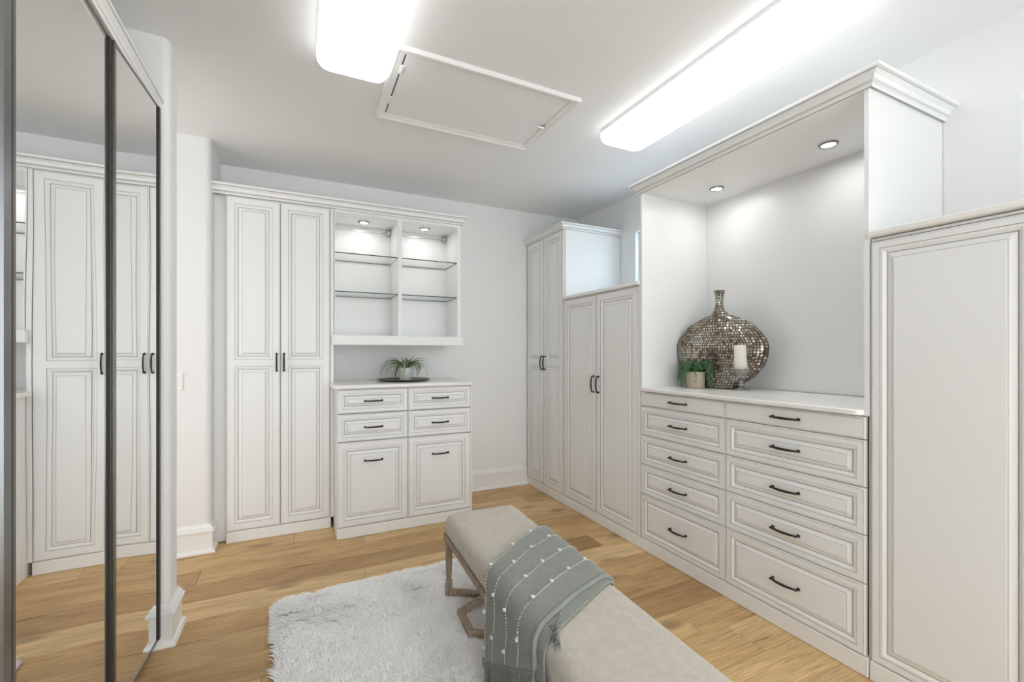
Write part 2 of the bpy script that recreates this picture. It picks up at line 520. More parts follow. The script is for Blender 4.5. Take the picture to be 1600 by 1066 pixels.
def bull_box(x0, y0, x1, y1, z1, rad=0.032):
    """wall end block: right-hand corners rounded (bullnose)"""
    v, f = stack(x1 - x0, y1 - y0, [rad, .001, .001, rad], [(0, 0), (0, z1)])
    return [((x0 + x1) / 2 + a, (y0 + y1) / 2 + b_, c) for a, b_, c in v], f
mb = MB()
mb.add(*bull_box(-1.35, 2.53, XL, 2.70, ZC))           # stub beside the mirrors
mb.box(-1.45, YR - .1, 0, -1.35, 2.70, ZC)
struct(auto_smooth(mb.obj('wall_left', M_WALL)))
mb = MB()
mb.add(*bull_box(-2.3, 3.59, XL, YW, ZC))               # far jamb of the passage
mb.box(-2.4, 2.6, 0, -2.3, YW, ZC)
struct(auto_smooth(mb.obj('wall_passage', M_WALL)))
# wall behind the camera; its wide unseen window is added to brighten the room
ADDED_WIN = (-0.9, 2.5, 0.12, 2.55)
mb = MB()
mb.box(-1.45, YR - .12, 0, ADDED_WIN[0], YR, ZC); mb.box(ADDED_WIN[1], YR - .12, 0, XW + .12, YR, ZC)
mb.box(ADDED_WIN[0], YR - .12, 0, ADDED_WIN[1], YR, ADDED_WIN[2]); mb.box(ADDED_WIN[0], YR - .12, ADDED_WIN[3], ADDED_WIN[1], YR, ZC)
struct(mb.obj('wall_front', M_WALL))
mb = MB(); t = .05
x0, x1, z0, z1 = ADDED_WIN
for a in ((x0, z0, x1, z0 + t), (x0, z1 - t, x1, z1), (x0, z0 + t, x0 + t, z1 - t), (x1 - t, z0 + t, x1, z1 - t), ((x0 + x1) / 2 - .02, z0 + t, (x0 + x1) / 2 + .02, z1 - t)):
    mb.cbox(a[0], YR - .10, a[1], a[2], YR - .05, a[3], .004)
w = struct(mb.obj('window_3', M_TRIM))
MB().box(x0 + t, YR - .078, z0 + t, x1 - t, YR - .074, z1 - t).obj('pane', M_PANE, w)

# ---- baseboards
BB = [(0, 0), (.030, 0), (.030, .008), (.024, .020), (.014, .024), (.014, .136), (.024, .140), (.025, .152), (.017, .155), (.017, .164), (.013, .167), (.012, .174), (.005, .180), (0, .192)]
def baseboard(name, path):
    v, f = sweep(path, BB)
    return struct(mesh_obj(name, v, f, M_TRIM))
baseboard('baseboard_back', [(1.30, YW), (XF + .005, YW)])
baseboard('baseboard_left', [(-0.62, 2.53), (XL, 2.53), (XL, 2.70), (-1.3, 2.70)])
baseboard('baseboard_passage', [(-2.28, 3.59), (XL, 3.59), (XL, 3.70)])

# ------------------------------------------------------------------ cabinet joinery
RING = [(0, 0, 0), (.0020, .0030, 1), (.0105, .0025, 0), (.0185, .0075, 0), (.0212, .0105, 0), (.0246, .0115, 1), (.0440, .0042, 0), (.0462, .0020, 1), (.0480, .0012, 0)]
def front_mesh(w, h, panels, t=0.020, k=1.0):
    """raised-panel door or drawer front; local x 0..w, z 0..h, face at y=0, body to y=t. panels=[(x0,z0,x1,z1)]"""
    v = []; f = []; m = []
    def quad(a, b_, c, d, mi=0):
        n = len(v); v.extend((a, b_, c, d)); f.append((n, n + 1, n + 2, n + 3)); m.append(mi)
    # outer edge: small step
    E = [(.0075, 0), (.0062, .0028), (.0005, .0046), (0, .007), (0, t)]
    mats = [1, 0, 0, 0]
    def rect(i, y): return [(i, y, i), (w - i, y, i), (w - i, y, h - i), (i, y, h - i)]
    for q in range(4):
        a, b_ = rect(*E[q]), rect(*E[q + 1])
        for j in range(4):
            quad(a[j], b_[j], b_[(j + 1) % 4], a[(j + 1) % 4], mats[q])
    bk = rect(0, t); quad(bk[0], bk[3], bk[2], bk[1])
    i = .0075
    if not panels:
        quad(*rect(i, 0))
    else:
        px0, px1 = panels[0][0], panels[0][2]
        ps = sorted(panels, key=lambda p_: p_[1])
        quad((i, 0, i), (px0, 0, i), (px0, 0, h - i), (i, 0, h - i))
        quad((px1, 0, i), (w - i, 0, i), (w - i, 0, h - i), (px1, 0, h - i))
        zc = i
        for p_ in ps + [None]:
            zt = p_[1] if p_ else h - i
            quad((px0, 0, zc), (px1, 0, zc), (px1, 0, zt), (px0, 0, zt))
            if p_: zc = p_[3]
        for (a0, b0, a1, b1) in ps:
            def rr(d, y): return [(a0 + d, y, b0 + d), (a1 - d, y, b0 + d), (a1 - d, y, b1 - d), (a0 + d, y, b1 - d)]
            prev = rr(0, 0)
            for d, y, mi in RING[1:]:
                cur = rr(d * k, y)
                for j in range(4): quad(prev[j], prev[(j + 1) % 4], cur[(j + 1) % 4], cur[j], mi)
                prev = cur
            quad(*prev)
    me = bpy.data.meshes.new('front')
    me.from_pydata(v, [], f)
    me.materials.append(M_CAB); me.materials.append(M_GLAZE)
    me.polygons.foreach_set('material_index', m)
    me.update()
    return me

def handle_mesh(L=0.128):
    """arched bar pull along local x, projecting to -y"""
    mb = MB(); n = 14; pts = []; rad = []
    for i in range(n + 1):
        s = i / n * 2 - 1
        pts.append((s * L / 2, -0.018 - 0.012 * (1 - s * s), 0)); rad.append(.0048 + .0022 * (1 - s * s))
    mb.tube(pts, rad, 8, flat=0.9)
    for s in (-1, 1):
        mb.tube([(s * L / 2 * .97, 0, 0), (s * L / 2 * .97, -.004, 0), (s * L / 2 * .965, -.012, 0), (s * L / 2 * .955, -.024, 0)], [.0085, .0075, .005, .0055], 8)
    me = bpy.data.meshes.new('handle')
    me.from_pydata([tuple(q) for q in mb.v], [], mb.f); me.materials.append(M_IRON)
    me.polygons.foreach_set('use_smooth', [True] * len(me.polygons))
    return me
HANDLE = handle_mesh()
def add_handle(front, x, z, vertical=False):
    o = bpy.data.objects.new('handle', HANDLE); COL.objects.link(o)
    o.parent = front; o.location = (x, 0, z)
    o.rotation_euler = (0, PI / 2 if vertical else 0, 0)
    return o

def door(parent, x0, x1, z0, z1, hx=None, hz=None, mid=None, fw=.050, name='door', hh=False):
    g = .0018
    w, h = x1 - x0 - 2 * g, z1 - z0 - 2 * g
    if mid: pans = [(fw, fw, w - fw, mid - z0 - .024), (fw, mid - z0 + .024, w - fw, h - fw)]
    else: pans = [(fw, fw, w - fw, h - fw)]
    d = link(name, front_mesh(w, h, pans), parent, (x0 + g, 0, z0 + g))
    if hx is not None: add_handle(d, hx - x0 - g, hz - z0 - g, not hh)
    return d
def drawer(parent, x0, x1, z0, z1, slab=False, fw=.030, hz=None):
    g = .0018
    w, h = x1 - x0 - 2 * g, z1 - z0 - 2 * g
    d = link('drawer', front_mesh(w, h, [] if slab else [(fw, fw, w - fw, h - fw)], k=.9), parent, (x0 + g, 0, z0 + g))
    add_handle(d, w / 2, (hz - z0) if hz else h / 2)
    return d

def carcass(parent, x0, x1, y0, y1, z0, z1, name='carcass'):
    mb = MB().box(x0, y0, z0, x1, y1, z1)
    mb.box(x0 + .006, y0 - .0015, z0 + .006, x1 - .006, y0, z1 - .006, 1)
    return mb.obj(name, [M_CAB, M_GAP], parent)
def plinth(parent, x0, x1, depth=.3, zt=.080):
    return MB().cbox(x0, 0.001, 0.001, x1, depth, zt, .003).obj('plinth', M_CAB, parent)

# ---- back wall: tall two-door cabinet
t = thing('tall_wardrobe', 'tall white two-door raised-panel wardrobe in the back left corner', 'wardrobe', (-.461, YB, 0))
D = YW - YB - .004
carcass(t, 0, .7045, .0215, D, .081, 2.462)
plinth(t, 0, .684, .3)
door(t, 0, .3400, .083, 2.462, .316, 1.28, 1.275)
door(t, .3400, .680, .083, 2.462, .364, 1.28, 1.275)
MB().box(.682, .004, .083, .7045, .022, 2.462).obj('end_panel', M_CAB, t)
MB().box(-.078, .065, .004, -.001, .085, 2.47).obj('filler_strip', M_CAB, t)

# ---- back wall: chest with four drawers and two tilt fronts
t = thing('drawer_chest', 'white low chest with four drawers and two big lower fronts under the glass shelves', 'chest', (.2455, YD, 0))
D = YW - YD - .004
W = 1.033
carcass(t, .0, W, .0215, D, .002, 1.086)
MB().box(0, .006, .002, .004, .04, 1.086).obj('side_edge', M_CAB, t)
MB().box(W - .012, .001, .002, W, .04, 1.086).obj('side_edge', M_CAB, t)
plinth(t, .001, W - .013, .2)
c0, c1, c2 = .001, .5105, W - .012
for a, b_ in ((c0, c1), (c1, c2)):
    drawer(t, a, b_, .905, 1.084)
    drawer(t, a, b_, .700, .903)
    d = door(t, a, b_, .083, .698, (a + b_) / 2, .556, None, .045, 'tilt_front', True)

def slab(name, w, d, r, z0, z1, loc, rotz, label, cat, group=None):
    v, f = stack(w, d, r, [(.004, z0), (0, z0 + .004), (0, z1 - .004), (.004, z1)])
    o = mesh_obj(name, v, f, M_QUARTZ, None, loc=loc, rotz=rotz)
    return tag(auto_smooth(o), label, cat, group)
# counter outline: overhangs the chest in front and steps back beside the tall wardrobe
yf = YD - .024; q = .035
out = [(.216 + q - q * math.cos(a), yf + q - q * math.sin(a)) for a in np.linspace(0, PI / 2, 7)]
out += [(1.292 - q + q * math.sin(a), yf + q - q * math.cos(a)) for a in np.linspace(0, PI / 2, 7)]
out += [(1.292, YW - .003), (.2465, YW - .003), (.2465, YB - .003), (.216, YB - .003)]
k = len(out)
cgx, cgy = .75, 3.7
v = []
for sc_, z in ((.996, 1.088), (1, 1.092), (1, 1.110), (.996, 1.114)):
    v += [(cgx + (x - cgx) * sc_, cgy + (y - cgy) * (sc_ if y < YB else 1), z) for x, y in out]
f = [tuple(range(k - 1, -1, -1)), tuple(range(3 * k, 4 * k))]
for i in range(3):
    for j in range(k): f.append((i * k + j, i * k + (j + 1) % k, (i + 1) * k + (j + 1) % k, (i + 1) * k + j))
tag(auto_smooth(mesh_obj('countertop', v, f, M_QUARTZ)), 'white countertop on the low chest, holding the spider plant tray', 'countertop')

# ---- back wall: open display cabinet with glass shelves
t = thing('display_cabinet', 'open white display cabinet with glass shelves above the low chest', 'cabinet', (0, YU, 0))
d1 = YW - YU - .004
MB().box(.247, .001, 1.42, .2525, d1, 2.462).obj('side_panel', M_CAB, t)
MB().box(1.247, .001, 1.42, 1.277, d1, 2.462).obj('side_panel', M_CAB, t)
MB().box(.737, .001, 1.487, .766, d1 - .02, 2.440).obj('divider', M_CAB, t)
MB().box(.2525, d1 - .014, 1.42, 1.247, d1, 2.462).obj('back_panel', M_CAB, t)
MB().box(.2525, .001, 2.440, 1.247, d1 - .014, 2.462).obj('top_panel', M_CAB, t)
MB().box(.2525, .001, 1.462, 1.247, d1 - .014, 1.484).obj('bottom_panel', M_CAB, t)
MB().cbox(.230, -.042, 1.410, 1.284, -.001, 1.486, .003).obj('valance', M_CAB, t)
for a, b_ in ((.254, .736), (.767, 1.246)):
    for z in (2.133, 1.830):
        mb = MB(); ya, yb = .018, d1 - .02
        mb.box(a, ya, z - .004, b_, yb, z + .004, [0, 0, 1, 1, 1, 1])
        mb.obj('glass_shelf', [M_GLASS, M_GEDGE], t)
    mb = MB().cbox(b_ - .034, d1 - .06, 2.385, b_ - .001, d1 - .018, 2.425, .003).cbox(b_ - .05, d1 - .03, 2.398, b_ - .034, d1 - .016, 2.414, .002)
    mb.lathe([(.004, 0), (.004, .002)], 8, (b_ - .018, d1 - .062, 2.40))
    mb.obj('hanging_bracket', M_STEEL, t)
    MB().box(a + .002, d1 - .020, 2.404, b_ - .05, d1 - .0145, 2.420).obj('hanging_rail', M_STEEL, t)

def puck(x, y, z, label, r=.043, mat=None):
    t = thing('puck_light', label, 'light', (x, y, z), 0)
    MB().lathe([(r, 0), (r, -.006), (r - .003, -.009), (r - .010, -.009), (r - .011, -.004), (r - .011, 0)], 28, cap=False).obj('ring', M_SILVER, t, True)
    MB().lathe([(r - .011, -.003), (r - .014, -.006), (.004, -.0065)], 28).obj('lens', mat or M_PUCK, t, True)
puck(.490, 3.853, 2.440, 'small round light over the left bay of glass shelves')
puck(.996, 3.830, 2.440, 'small round light over the right bay of glass shelves')

# ---- crown moulding
def crown_prof(z0, z1, o_):
    h = z1 - z0
    return [(0, z0), (.008, z0), (.012, z0 + .12 * h), (.020, z0 + .20 * h), (.0145, z0 + .26 * h), (.024, z0 + .34 * h), (.5 * o_, z0 + .58 * h), (.78 * o_, z0 + .74 * h), (.76 * o_, z0 + .79 * h), (o_ - .002, z0 + .81 * h), (o_, z1), (0, z1)]
def crown(path, z0, z1, o_, label):
    v, f = sweep(path, crown_prof(z0, z1, o_))
    k = 12; nseg = len(path) - 1
    idx = [1 if (j in (0, 3, 7)) else 0 for _ in range(nseg) for j in range(k)] + [0, 0]
    return tag(mesh_obj('crown_molding', v, f, [M_CAB, M_GLAZE], None, idx), label, 'molding')
crown([(-.558, YB), (1.279, YB), (1.279, YW - .002)], 2.464, 2.530, .055, 'white crown molding along the top of the back wall wardrobe and display cabinet')

# ------------------------------------------------------------------ right wall run (local x runs towards the viewer)
RZ = -PI / 2
DR = XW - XF - .004
t = thing('wardrobe', 'narrow tall white two-door wardrobe standing in the far right corner', 'wardrobe', (XF, 4.028, 0), RZ)
carcass(t, 0, .694, .0215, DR, .081, 2.452)
plinth(t, 0, .694)
door(t, .008, .348, .083, 2.450, .320, 1.253, 1.255)
door(t, .348, .688, .083, 2.450, .376, 1.253, 1.255)
crown([(XF, 4.043), (XF, 3.334), (XW - .002, 3.334)][::-1][::-1], 2.453, 2.502, .050, 'white crown molding around the top of the corner wardrobe')

def short_cab(y0, label, ledge_label, handles=True):
    t = thing('short_wardrobe', label, 'wardrobe', (XF, y0, 0), RZ)
    W_ = .975
    carcass(t, 0, W_, .0215, DR, .081, 1.818)
    plinth(t, 0, W_)
    door(t, .002, .479, .083, 1.812, .447 if handles else None, 1.10)
    door(t, .479, .956, .083, 1.812, .511 if handles else None, 1.10)
    MB().box(.958, .003, .083, W_, .0215, 1.818).obj('stile', M_CAB, t)
    MB().box(.004, .010, 1.813, W_ - .002, .0215, 1.818).obj('top_rail', M_CAB, t)
    s = slab('ledge_top', .975, XW - XF + .018, .002, 1.820, 1.845, ((XW + XF - .022) / 2, y0 - .4875, 0), RZ, ledge_label, 'countertop')
short_cab(3.332, 'lower white two-door wardrobe with black pulls left of the big dresser', 'white ledge capping the lower wardrobe beside the corner wardrobe')

t = thing('panel_wardrobe', 'white wardrobe with large blank panel doors at right edge of view', 'wardrobe', (XF, .998, 0), RZ)
carcass(t, 0, .948, .0215, DR, .081, 1.818)
plinth(t, 0, .948)
door(t, .003, .472, .083, 1.806, fw=.030)
door(t, .472, .943, .083, 1.806, fw=.030)
MB().box(.003, .012, 1.808, .943, .0215, 1.818).obj('top_rail', M_CAB, t)
slab('ledge_top', .948, XW - XF + .022, .002, 1.822, 1.846, ((XW + XF - .026) / 2, .998 - .474, 0), RZ, 'white ledge capping the large panel wardrobe at right edge of view', 'countertop')

t = thing('dresser', 'wide white built-in dresser with ten drawers below the lit niche', 'dresser', (XF, 2.354, 0), RZ)
W = 1.352
carcass(t, 0, W, .0215, DR, .081, 1.086)
plinth(t, 0, W)
for a, b_ in ((.003, .672), (.672, 1.343)):
    zs = [.083, .385, .587, .786, .986, 1.083]
    for i in range(5):
        drawer(t, a, b_, zs[i], zs[i + 1], slab=(i == 4))
slab('countertop', 1.318, XW - XF - .005, [.001, .001, .035, .035], 1.088, 1.112, ((XW - .04 + XF - .022) / 2 + .0, (2.334 + 1.014) / 2, 0), RZ, 'white countertop of the dresser under the mosaic vase', 'countertop')

t = thing('niche_surround', 'white panelled niche above the dresser with two lights in its top', 'niche', (XF, 2.354, 0), RZ)
MB().box(0, .0, 1.088, .018, DR, 2.462).obj('side_panel', M_CAB, t)
MB().box(1.338, .0, 1.088, 1.3545, DR, 2.462).obj('side_panel', M_CAB, t)
MB().box(.018, DR - .018, 1.114, 1.338, DR, 2.462).obj('back_panel', M_CAB, t)
MB().box(.018, .0, 2.442, 1.338, DR - .018, 2.462).obj('top_panel', M_CAB, t)
crown([(XW - .002, 2.356), (XF, 2.356), (XF, .995), (XW - .002, .995)], 2.444, 2.508, .058, 'white crown molding around the top of the niche')
puck(2.498, 2.046, 2.442, 'small round light in the niche ceiling, above the vase', mat=M_PUCKN)
puck(2.495, 1.357, 2.442, 'small round light in the niche ceiling, nearer the viewer', mat=M_PUCKN)

# ------------------------------------------------------------------ mirrored wardrobe on the left
t = thing('mirrored_wardrobe', 'built-in closet with framed folding mirror doors along the left side', 'wardrobe', (0, 0, 0))
MB().box(-1.33, -1.3, .001, -.70, 2.52, 2.50).obj('carcass', M_CAB, t)
v, f = sweep([(-.600, 2.526), (-.600, -1.3)][::-1], [(-.03, 2.462), (.012, 2.462), (.016, 2.472), (.020, 2.474), (.024, 2.482), (.034, 2.494), (.036, 2.497), (.042, 2.498), (.042, 2.508), (-.03, 2.508)])
mesh_obj('crown_trim', v, f, M_TRIM, t)
MB().box(-.705, -1.3, 2.463, -.631, 2.52, 2.50).obj('head_track', M_TRIM, t)
def mirror_door(p0, p1, rail0, rail1, zb=.055, zt=2.460, w0=.014, w1=.014, seal0=0, seal1=0):
    """framed mirror leaf from p0 to p1 (x, y), mirror facing +x"""
    a = Vector(p0); b_ = Vector(p1); L = (b_ - a).length
    ang = math.atan2((b_ - a).y, (b_ - a).x) - PI / 2      # local +y runs along the leaf
    e = bpy.data.objects.new('folding_door', None); COL.objects.link(e); e.parent = t
    e.empty_display_size = .05
    e.location = (a.x, a.y, 0); e.rotation_euler = (0, 0, ang)
    MB().box(-.012, w0 * .6, zb + .004, 0, L - w1 * .6, zt - .004).obj('mirror', M_MIRROR, e)
    MB().box(-.020, 0, zb, .006, w0, zt).obj('stile', rail0, e)
    MB().box(-.020, L - w1, zb, .006, L, zt).obj('stile', rail1, e)
    if seal0: MB().box(-.019, w0 - .001, zb, .0045, w0 + seal0, zt).obj('seal', M_BLACK, e)
    if seal1: MB().box(-.019, L - w1 - seal1, zb, .0045, L - w1 + .001, zt).obj('seal', M_BLACK, e)
    MB().box(-.020, w0, zb - .001, .003, L - w1, zb + .006).obj('bottom_rail', M_SILVER, e)
    MB().box(-.020, w0, zt - .006, .003, L - w1, zt).obj('top_rail', M_SILVER, e)
mirror_door((-.596, .800), (-.596, 1.404), M_RAIL, M_SILVER, w1=.030)
MB().box(-.612, 1.4045, .055, -.592, 1.4135, 2.460).obj('seal', M_BLACK, t)
mirror_door((-.598, 1.414), (-.6021, 2.020), M_RAIL, M_RAIL, w0=.012, w1=.008, seal1=.008)
mirror_door((-.5945, 2.024), (-.5705, 2.500), M_RAIL, M_RAIL, w0=.014, w1=.012, seal1=.010)
mirror_door((-.596, .19), (-.596, .795), M_RAIL, M_RAIL)
mirror_door((-.596, -.42), (-.596, .185), M_RAIL, M_RAIL)

# ------------------------------------------------------------------ ceiling: light fixtures, attic hatch
def ceiling_light(x0, x1, y0, y1, mat, label):
    t = thing('ceiling_light', label, 'ceiling light', ((x0 + x1) / 2, (y0 + y1) / 2, ZC))
    w, d = x1 - x0, y1 - y0
    v, f = stack(w - .002, d - .002, .064, [(.006, -.024), (.006, -.001)])
    mesh_obj('base_pan', v, f, M_TRIM, t)
    r = .065
    v, f = stack(w, d, r, [(.006, -.024), (.001, -.030), (0, -.046), (.004, -.064), (.014, -.078), (.034, -.084), (.070, -.087), (.12, -.088)], 8)
    mesh_obj('diffuser', v, f, mat, t, None, True)
ceiling_light(.075, .405, .92, 2.345, M_LIGHT_L, 'white fluorescent wrap ceiling light over the mirror side')
ceiling_light(1.765, 2.105, .93, 2.370, M_LIGHT_R, 'cool white fluorescent wrap ceiling light over the dresser side')

t = thing('attic_hatch', 'white attic access hatch with raised trim in the ceiling', 'hatch', (.935, 2.435, ZC))
HW, HD = 1.04, .68
v, f = sweep([(-HW / 2 + .05, HD / 2 - .05), (-HW / 2 + .05, -HD / 2 + .05), (HW / 2 - .05, -HD / 2 + .05), (HW / 2 - .05, HD / 2 - .05), (-HW / 2 + .05, HD / 2 - .05)][::1], [(0, -.001), (0, -.010), (.006, -.014), (.030, -.017), (.044, -.024), (.050, -.024), (.055, -.018), (.055, -.001)])
# mitre the closing corner by overlapping the first and last run
mb = MB()
def hrun(ax, ay, bx, by):
    pass
P4 = [(-HW / 2, -HD / 2), (HW / 2, -HD / 2), (HW / 2, HD / 2), (-HW / 2, HD / 2)]
prof = [(.0, -.001), (.0, -.018), (.005, -.024), (.012, -.024), (.022, -.017), (.044, -.014), (.050, -.010), (.050, -.001)]
v = []; f = []
for cx, cy in P4:
    sx, sy = (1 if cx < 0 else -1), (1 if cy < 0 else -1)
    for o_, z in prof: v.append((cx + sx * o_, cy + sy * o_, z))
k = len(prof)
for i in range(4):
    for j in range(k):
        a, b_ = i * k, ((i + 1) % 4) * k; j2 = (j + 1) % k
        f.append((a + j, a + j2, b_ + j2, b_ + j))
mesh_obj('frame', v, f, M_TRIM, t)
MB().box(-HW / 2 + .050, -HD / 2 + .050, -.003, HW / 2 - .050, HD / 2 - .050, -.0005).obj('reveal', M_GAP, t)
MB().cbox(-HW / 2 + .058, -HD / 2 + .0515, -.010, HW / 2 - .0525, HD / 2 - .0515, -.003, .0015).obj('panel', M_CEIL, t)
for y in (-.17, .13):
    MB().cbox(-HW / 2 + .044, y - .035, -.017, -HW / 2 + .066, y + .035, -.009, .002).tube([(-HW / 2 + .055, y - .036, -.017), (-HW / 2 + .055, y + .036, -.017)], .004, 8).obj('hinge', M_TRIM, t)
mb = MB().cbox(HW / 2 - .062, -.005, -.020, HW / 2 - .040, .020, -.010, .002)
mb.tube([(HW / 2 - .052, .008, -.020), (HW / 2 - .056, .008, -.026), (HW / 2 - .095, .012, -.022)], [.006, .005, .004], 8)
mb.obj('latch', M_STEEL, t)

# ------------------------------------------------------------------ switch on the passage jamb
t = thing('light_switch', 'white rocker light switch on the short wall beside the mirrors', 'switch', (-.727, 3.589, 1.157))
MB().cbox(-.036, -.006, -.058, .036, 0, .058, .003).obj('plate', M_SWITCH, t)
MB().cbox(-.016, -.010, -.033, .016, -.005, .033, .002).obj('rocker', M_SWITCH, t)

# ------------------------------------------------------------------ tray and spider plant
tray = MB().lathe([(.165, 0), (.175, .001), (.200, .006), (.218, .013), (.220, .016), (.216, .017), (.198, .011), (.172, .006), (.004, .005)], 48).obj('tray', M_TRAY, None, True, (.80, 3.745, 1.1145))
tag(tray, 'round dark green tray on the low chest under the spider plant', 'tray')
t = thing('spider_plant', 'small spider plant in a white pot standing on the round tray', 'plant', (.81, 3.74, 1.120))
MB().lathe([(.046, 0), (.050, .003), (.056, .098), (.057, .102), (.053, .102), (.052, .090), (.004, .088)], 28).obj('pot', M_POTW, t, True)
MB().lathe([(.0515, .086), (.030, .092), (.003, .094)], 20).obj('soil', M_SOIL, t)
def blade(L, droop, w, tw):
    v = []; f = []; m = []; n = 9
    for i in range(n + 1):
        s = i / n
        a = 1.3 - droop * s
        if i == 0: x, z, = 0, 0
        else:
            x += L / n * math.cos(a); z += L / n * math.sin(a)
        ww = w * (1 - s ** 2.2) * (0.55 + .45 * min(1, s * 4)) + .0006
        lift = .3 * ww
        for o_, zz in ((-1, lift), (-.35, 0), (.35, 0), (1, lift)):
            v.append((x, o_ * ww + tw * s * s * L, z + zz))
    for i in range(n):
        for j in range(3):
            f.append((i * 4 + j, i * 4 + j + 1, i * 4 + j + 5, i * 4 + j + 4)); m.append(1 if j == 1 else 0)
    me = bpy.data.meshes.new('leaf'); me.from_pydata(v, [], f)
    me.materials.append(M_LEAF); me.materials.append(M_LEAFEDGE)
    me.polygons.foreach_set('material_index', m); me.polygons.foreach_set('use_smooth', [True] * len(f))
    return me
BL = [blade(.20, 2.0, .0078, .05), blade(.26, 2.9, .0084, -.04), blade(.23, 3.1, .0072, .06), blade(.16, 1.3, .0078, 0), blade(.28, 3.3, .0076, .03), blade(.13, .8, .007, -.05)]
for i in range(64):
    o = bpy.data.objects.new('leaf', BL[i % 6]); COL.objects.link(o); o.parent = t
    a = i * 2.39996 + R.uniform(-.3, .3)
    o.location = (.016 * math.cos(a), .016 * math.sin(a), .090)
    o.rotation_euler = (R.uniform(-.25, .25), R.uniform(-.25, .2), a)
    s = R.uniform(.80, 1.18)
    o.scale = (s, s, s)

# ------------------------------------------------------------------ dresser top: mosaic vase, trailing plant, candle
VZ = 1.1125
t = thing('mosaic_vase', 'large flat round bronze mosaic vase with a slim flared neck', 'vase', (2.535, 2.055, VZ), RZ + math.radians(14))
# silhouette: (half width, height)
SIL = [(.098, 0), (.106, .004), (.150, .033), (.198, .066), (.239, .106), (.279, .159), (.298, .212), (.304, .264), (.302, .290), (.289, .325), (.265, .362), (.232, .400), (.188, .437), (.150, .457), (.097, .477), (.055, .496), (.036, .516), (.027, .540), (.022, .566), (.021, .590), (.025, .620), (.031, .643), (.036, .652)]
def sil(z):
    for (a, za), (b_, zb) in zip(SIL[:-1], SIL[1:]):
        if za <= z <= zb: return a + (b_ - a) * (z - za) / max(1e-6, zb - za)
    return SIL[-1][0]
def vdepth(hw): return min(hw, .030 + .165 * hw)
def vpoint(z, a, off=0.0):
    hw = sil(z); dp = vdepth(hw)
    return Vector(((hw + off) * math.cos(a), (dp + off) * math.sin(a), z))
v = []; f = []; n = 40
zs = [q[1] for q in SIL]
for z in zs:
    for k in range(n): v.append(vpoint(z, 2 * PI * k / n))
for i in range(len(zs) - 1):
    for k in range(n):
        k2 = (k + 1) % n; f.append((i * n + k, i * n + k2, (i + 1) * n + k2, (i + 1) * n + k))
f.append(tuple(range(n - 1, -1, -1)))
# hollow mouth
b0 = len(v)
for q in (.86, .80):
    for k in range(n):
        p_ = vpoint(.652, 2 * PI * k / n); v.append((p_.x * (.86 if q == .86 else .42), p_.y * (.86 if q == .86 else .42), .652 if q == .86 else .61))
for k in range(n):
    k2 = (k + 1) % n
    f.append(((len(zs) - 1) * n + k, (len(zs) - 1) * n + k2, b0 + k2, b0 + k)); f.append((b0 + k, b0 + k2, b0 + n + k2, b0 + n + k))
f.append(tuple(b0 + n + k for k in range(n)))
mesh_obj('body', v, f, M_GROUT, t, None, True)
# tiles: rows of small shell pieces, each a little tilted
v = []; f = []
TS = .0175
z = .004
while z < .640:
    hw = sil(z + TS / 2)
    for side in (0, 1):
        nx = max(9, int(2 * hw * 1.02 / TS))
        for i in range(nx):
            u0, u1 = -1 + 2 * i / nx, -1 + 2 * (i + 1) / nx
            a0, a1 = math.acos(max(-1, min(1, u1 * .998))), math.acos(max(-1, min(1, u0 * .998)))
            if side: a0, a1 = -a1, -a0
            e = .14 * (a1 - a0); ez = .0021
            pts = []
            tilt = [R.uniform(-.0008, .0022) for _ in range(4)]
            for (a, zz), q in zip(((a0 + e, z + ez), (a1 - e, z + ez), (a1 - e, z + TS - ez), (a0 + e, z + TS - ez)), tilt):
                pts.append(vpoint(min(zz, .651), a, .0012 + q))
            n0 = len(v); v += pts
            f.append((n0, n0 + 1, n0 + 2, n0 + 3))
    z += TS
o = mesh_obj('mosaic_tiles', v, f, M_MOSAIC, t)
o['kind'] = 'stuff'

t = thing('trailing_plant', 'green trailing plant in a small beige pot in front of the vase', 'plant', (2.405, 2.135, VZ))
MB().lathe([(.052, 0), (.056, .003), (.058, .085), (.060, .110), (.056, .111), (.054, .098), (.004, .096)], 28).obj('pot', M_POTB, t, True)
MB().lathe([(.054, .096), (.03, .104), (.003, .106)], 20).obj('soil', M_SOIL, t)
v = []; f = []; sv = MB()
for i in range(90):
    a = R.uniform(0, 2 * PI)
    L = R.uniform(.06, .24)
    n = int(L / .008) + 2; p_ = Vector((R.uniform(0, .045) * math.cos(a), R.uniform(0, .045) * math.sin(a), .10))
    el = R.uniform(1.0, 1.57); path = []
    for k in range(n):
        path.append(p_.copy())
        rr = math.hypot(p_.x, p_.y)
        el -= R.uniform(.0, .06) if k < i % 8 else (R.uniform(.08, .26) if rr < .085 else .30)
        el = max(el, -1.5)
        a += R.uniform(-.18, .18)
        st = R.uniform(.006, .0105)
        p_ = p_ + Vector((math.cos(el) * math.cos(a), math.cos(el) * math.sin(a), math.sin(el))) * st
        if p_.z < .006: break
    if len(path) < 2: continue
    sv.tube(path, .0011, 4)
    for k, q in enumerate(path):
        for _ in range(2):
            d = Vector((R.uniform(-1, 1), R.uniform(-1, 1), R.uniform(-.4, 1))).normalized()
            s = d.cross(Vector((R.uniform(-1, 1), R.uniform(-1, 1), R.uniform(-1, 1)))).normalized()
            l, w = R.uniform(.009, .018), R.uniform(.0022, .0038)
            n0 = len(v); up = d.cross(s) * .0015
            v += [q, q + d * l * .5 + s * w + up, q + d * l, q + d * l * .5 - s * w + up]
            v = v; f.append((n0, n0 + 1, n0 + 2, n0 + 3))
vv = [Vector((p_.x, p_.y, max(p_.z, .002))) for p_ in v]
sv.obj('stems', M_SUCC, t)
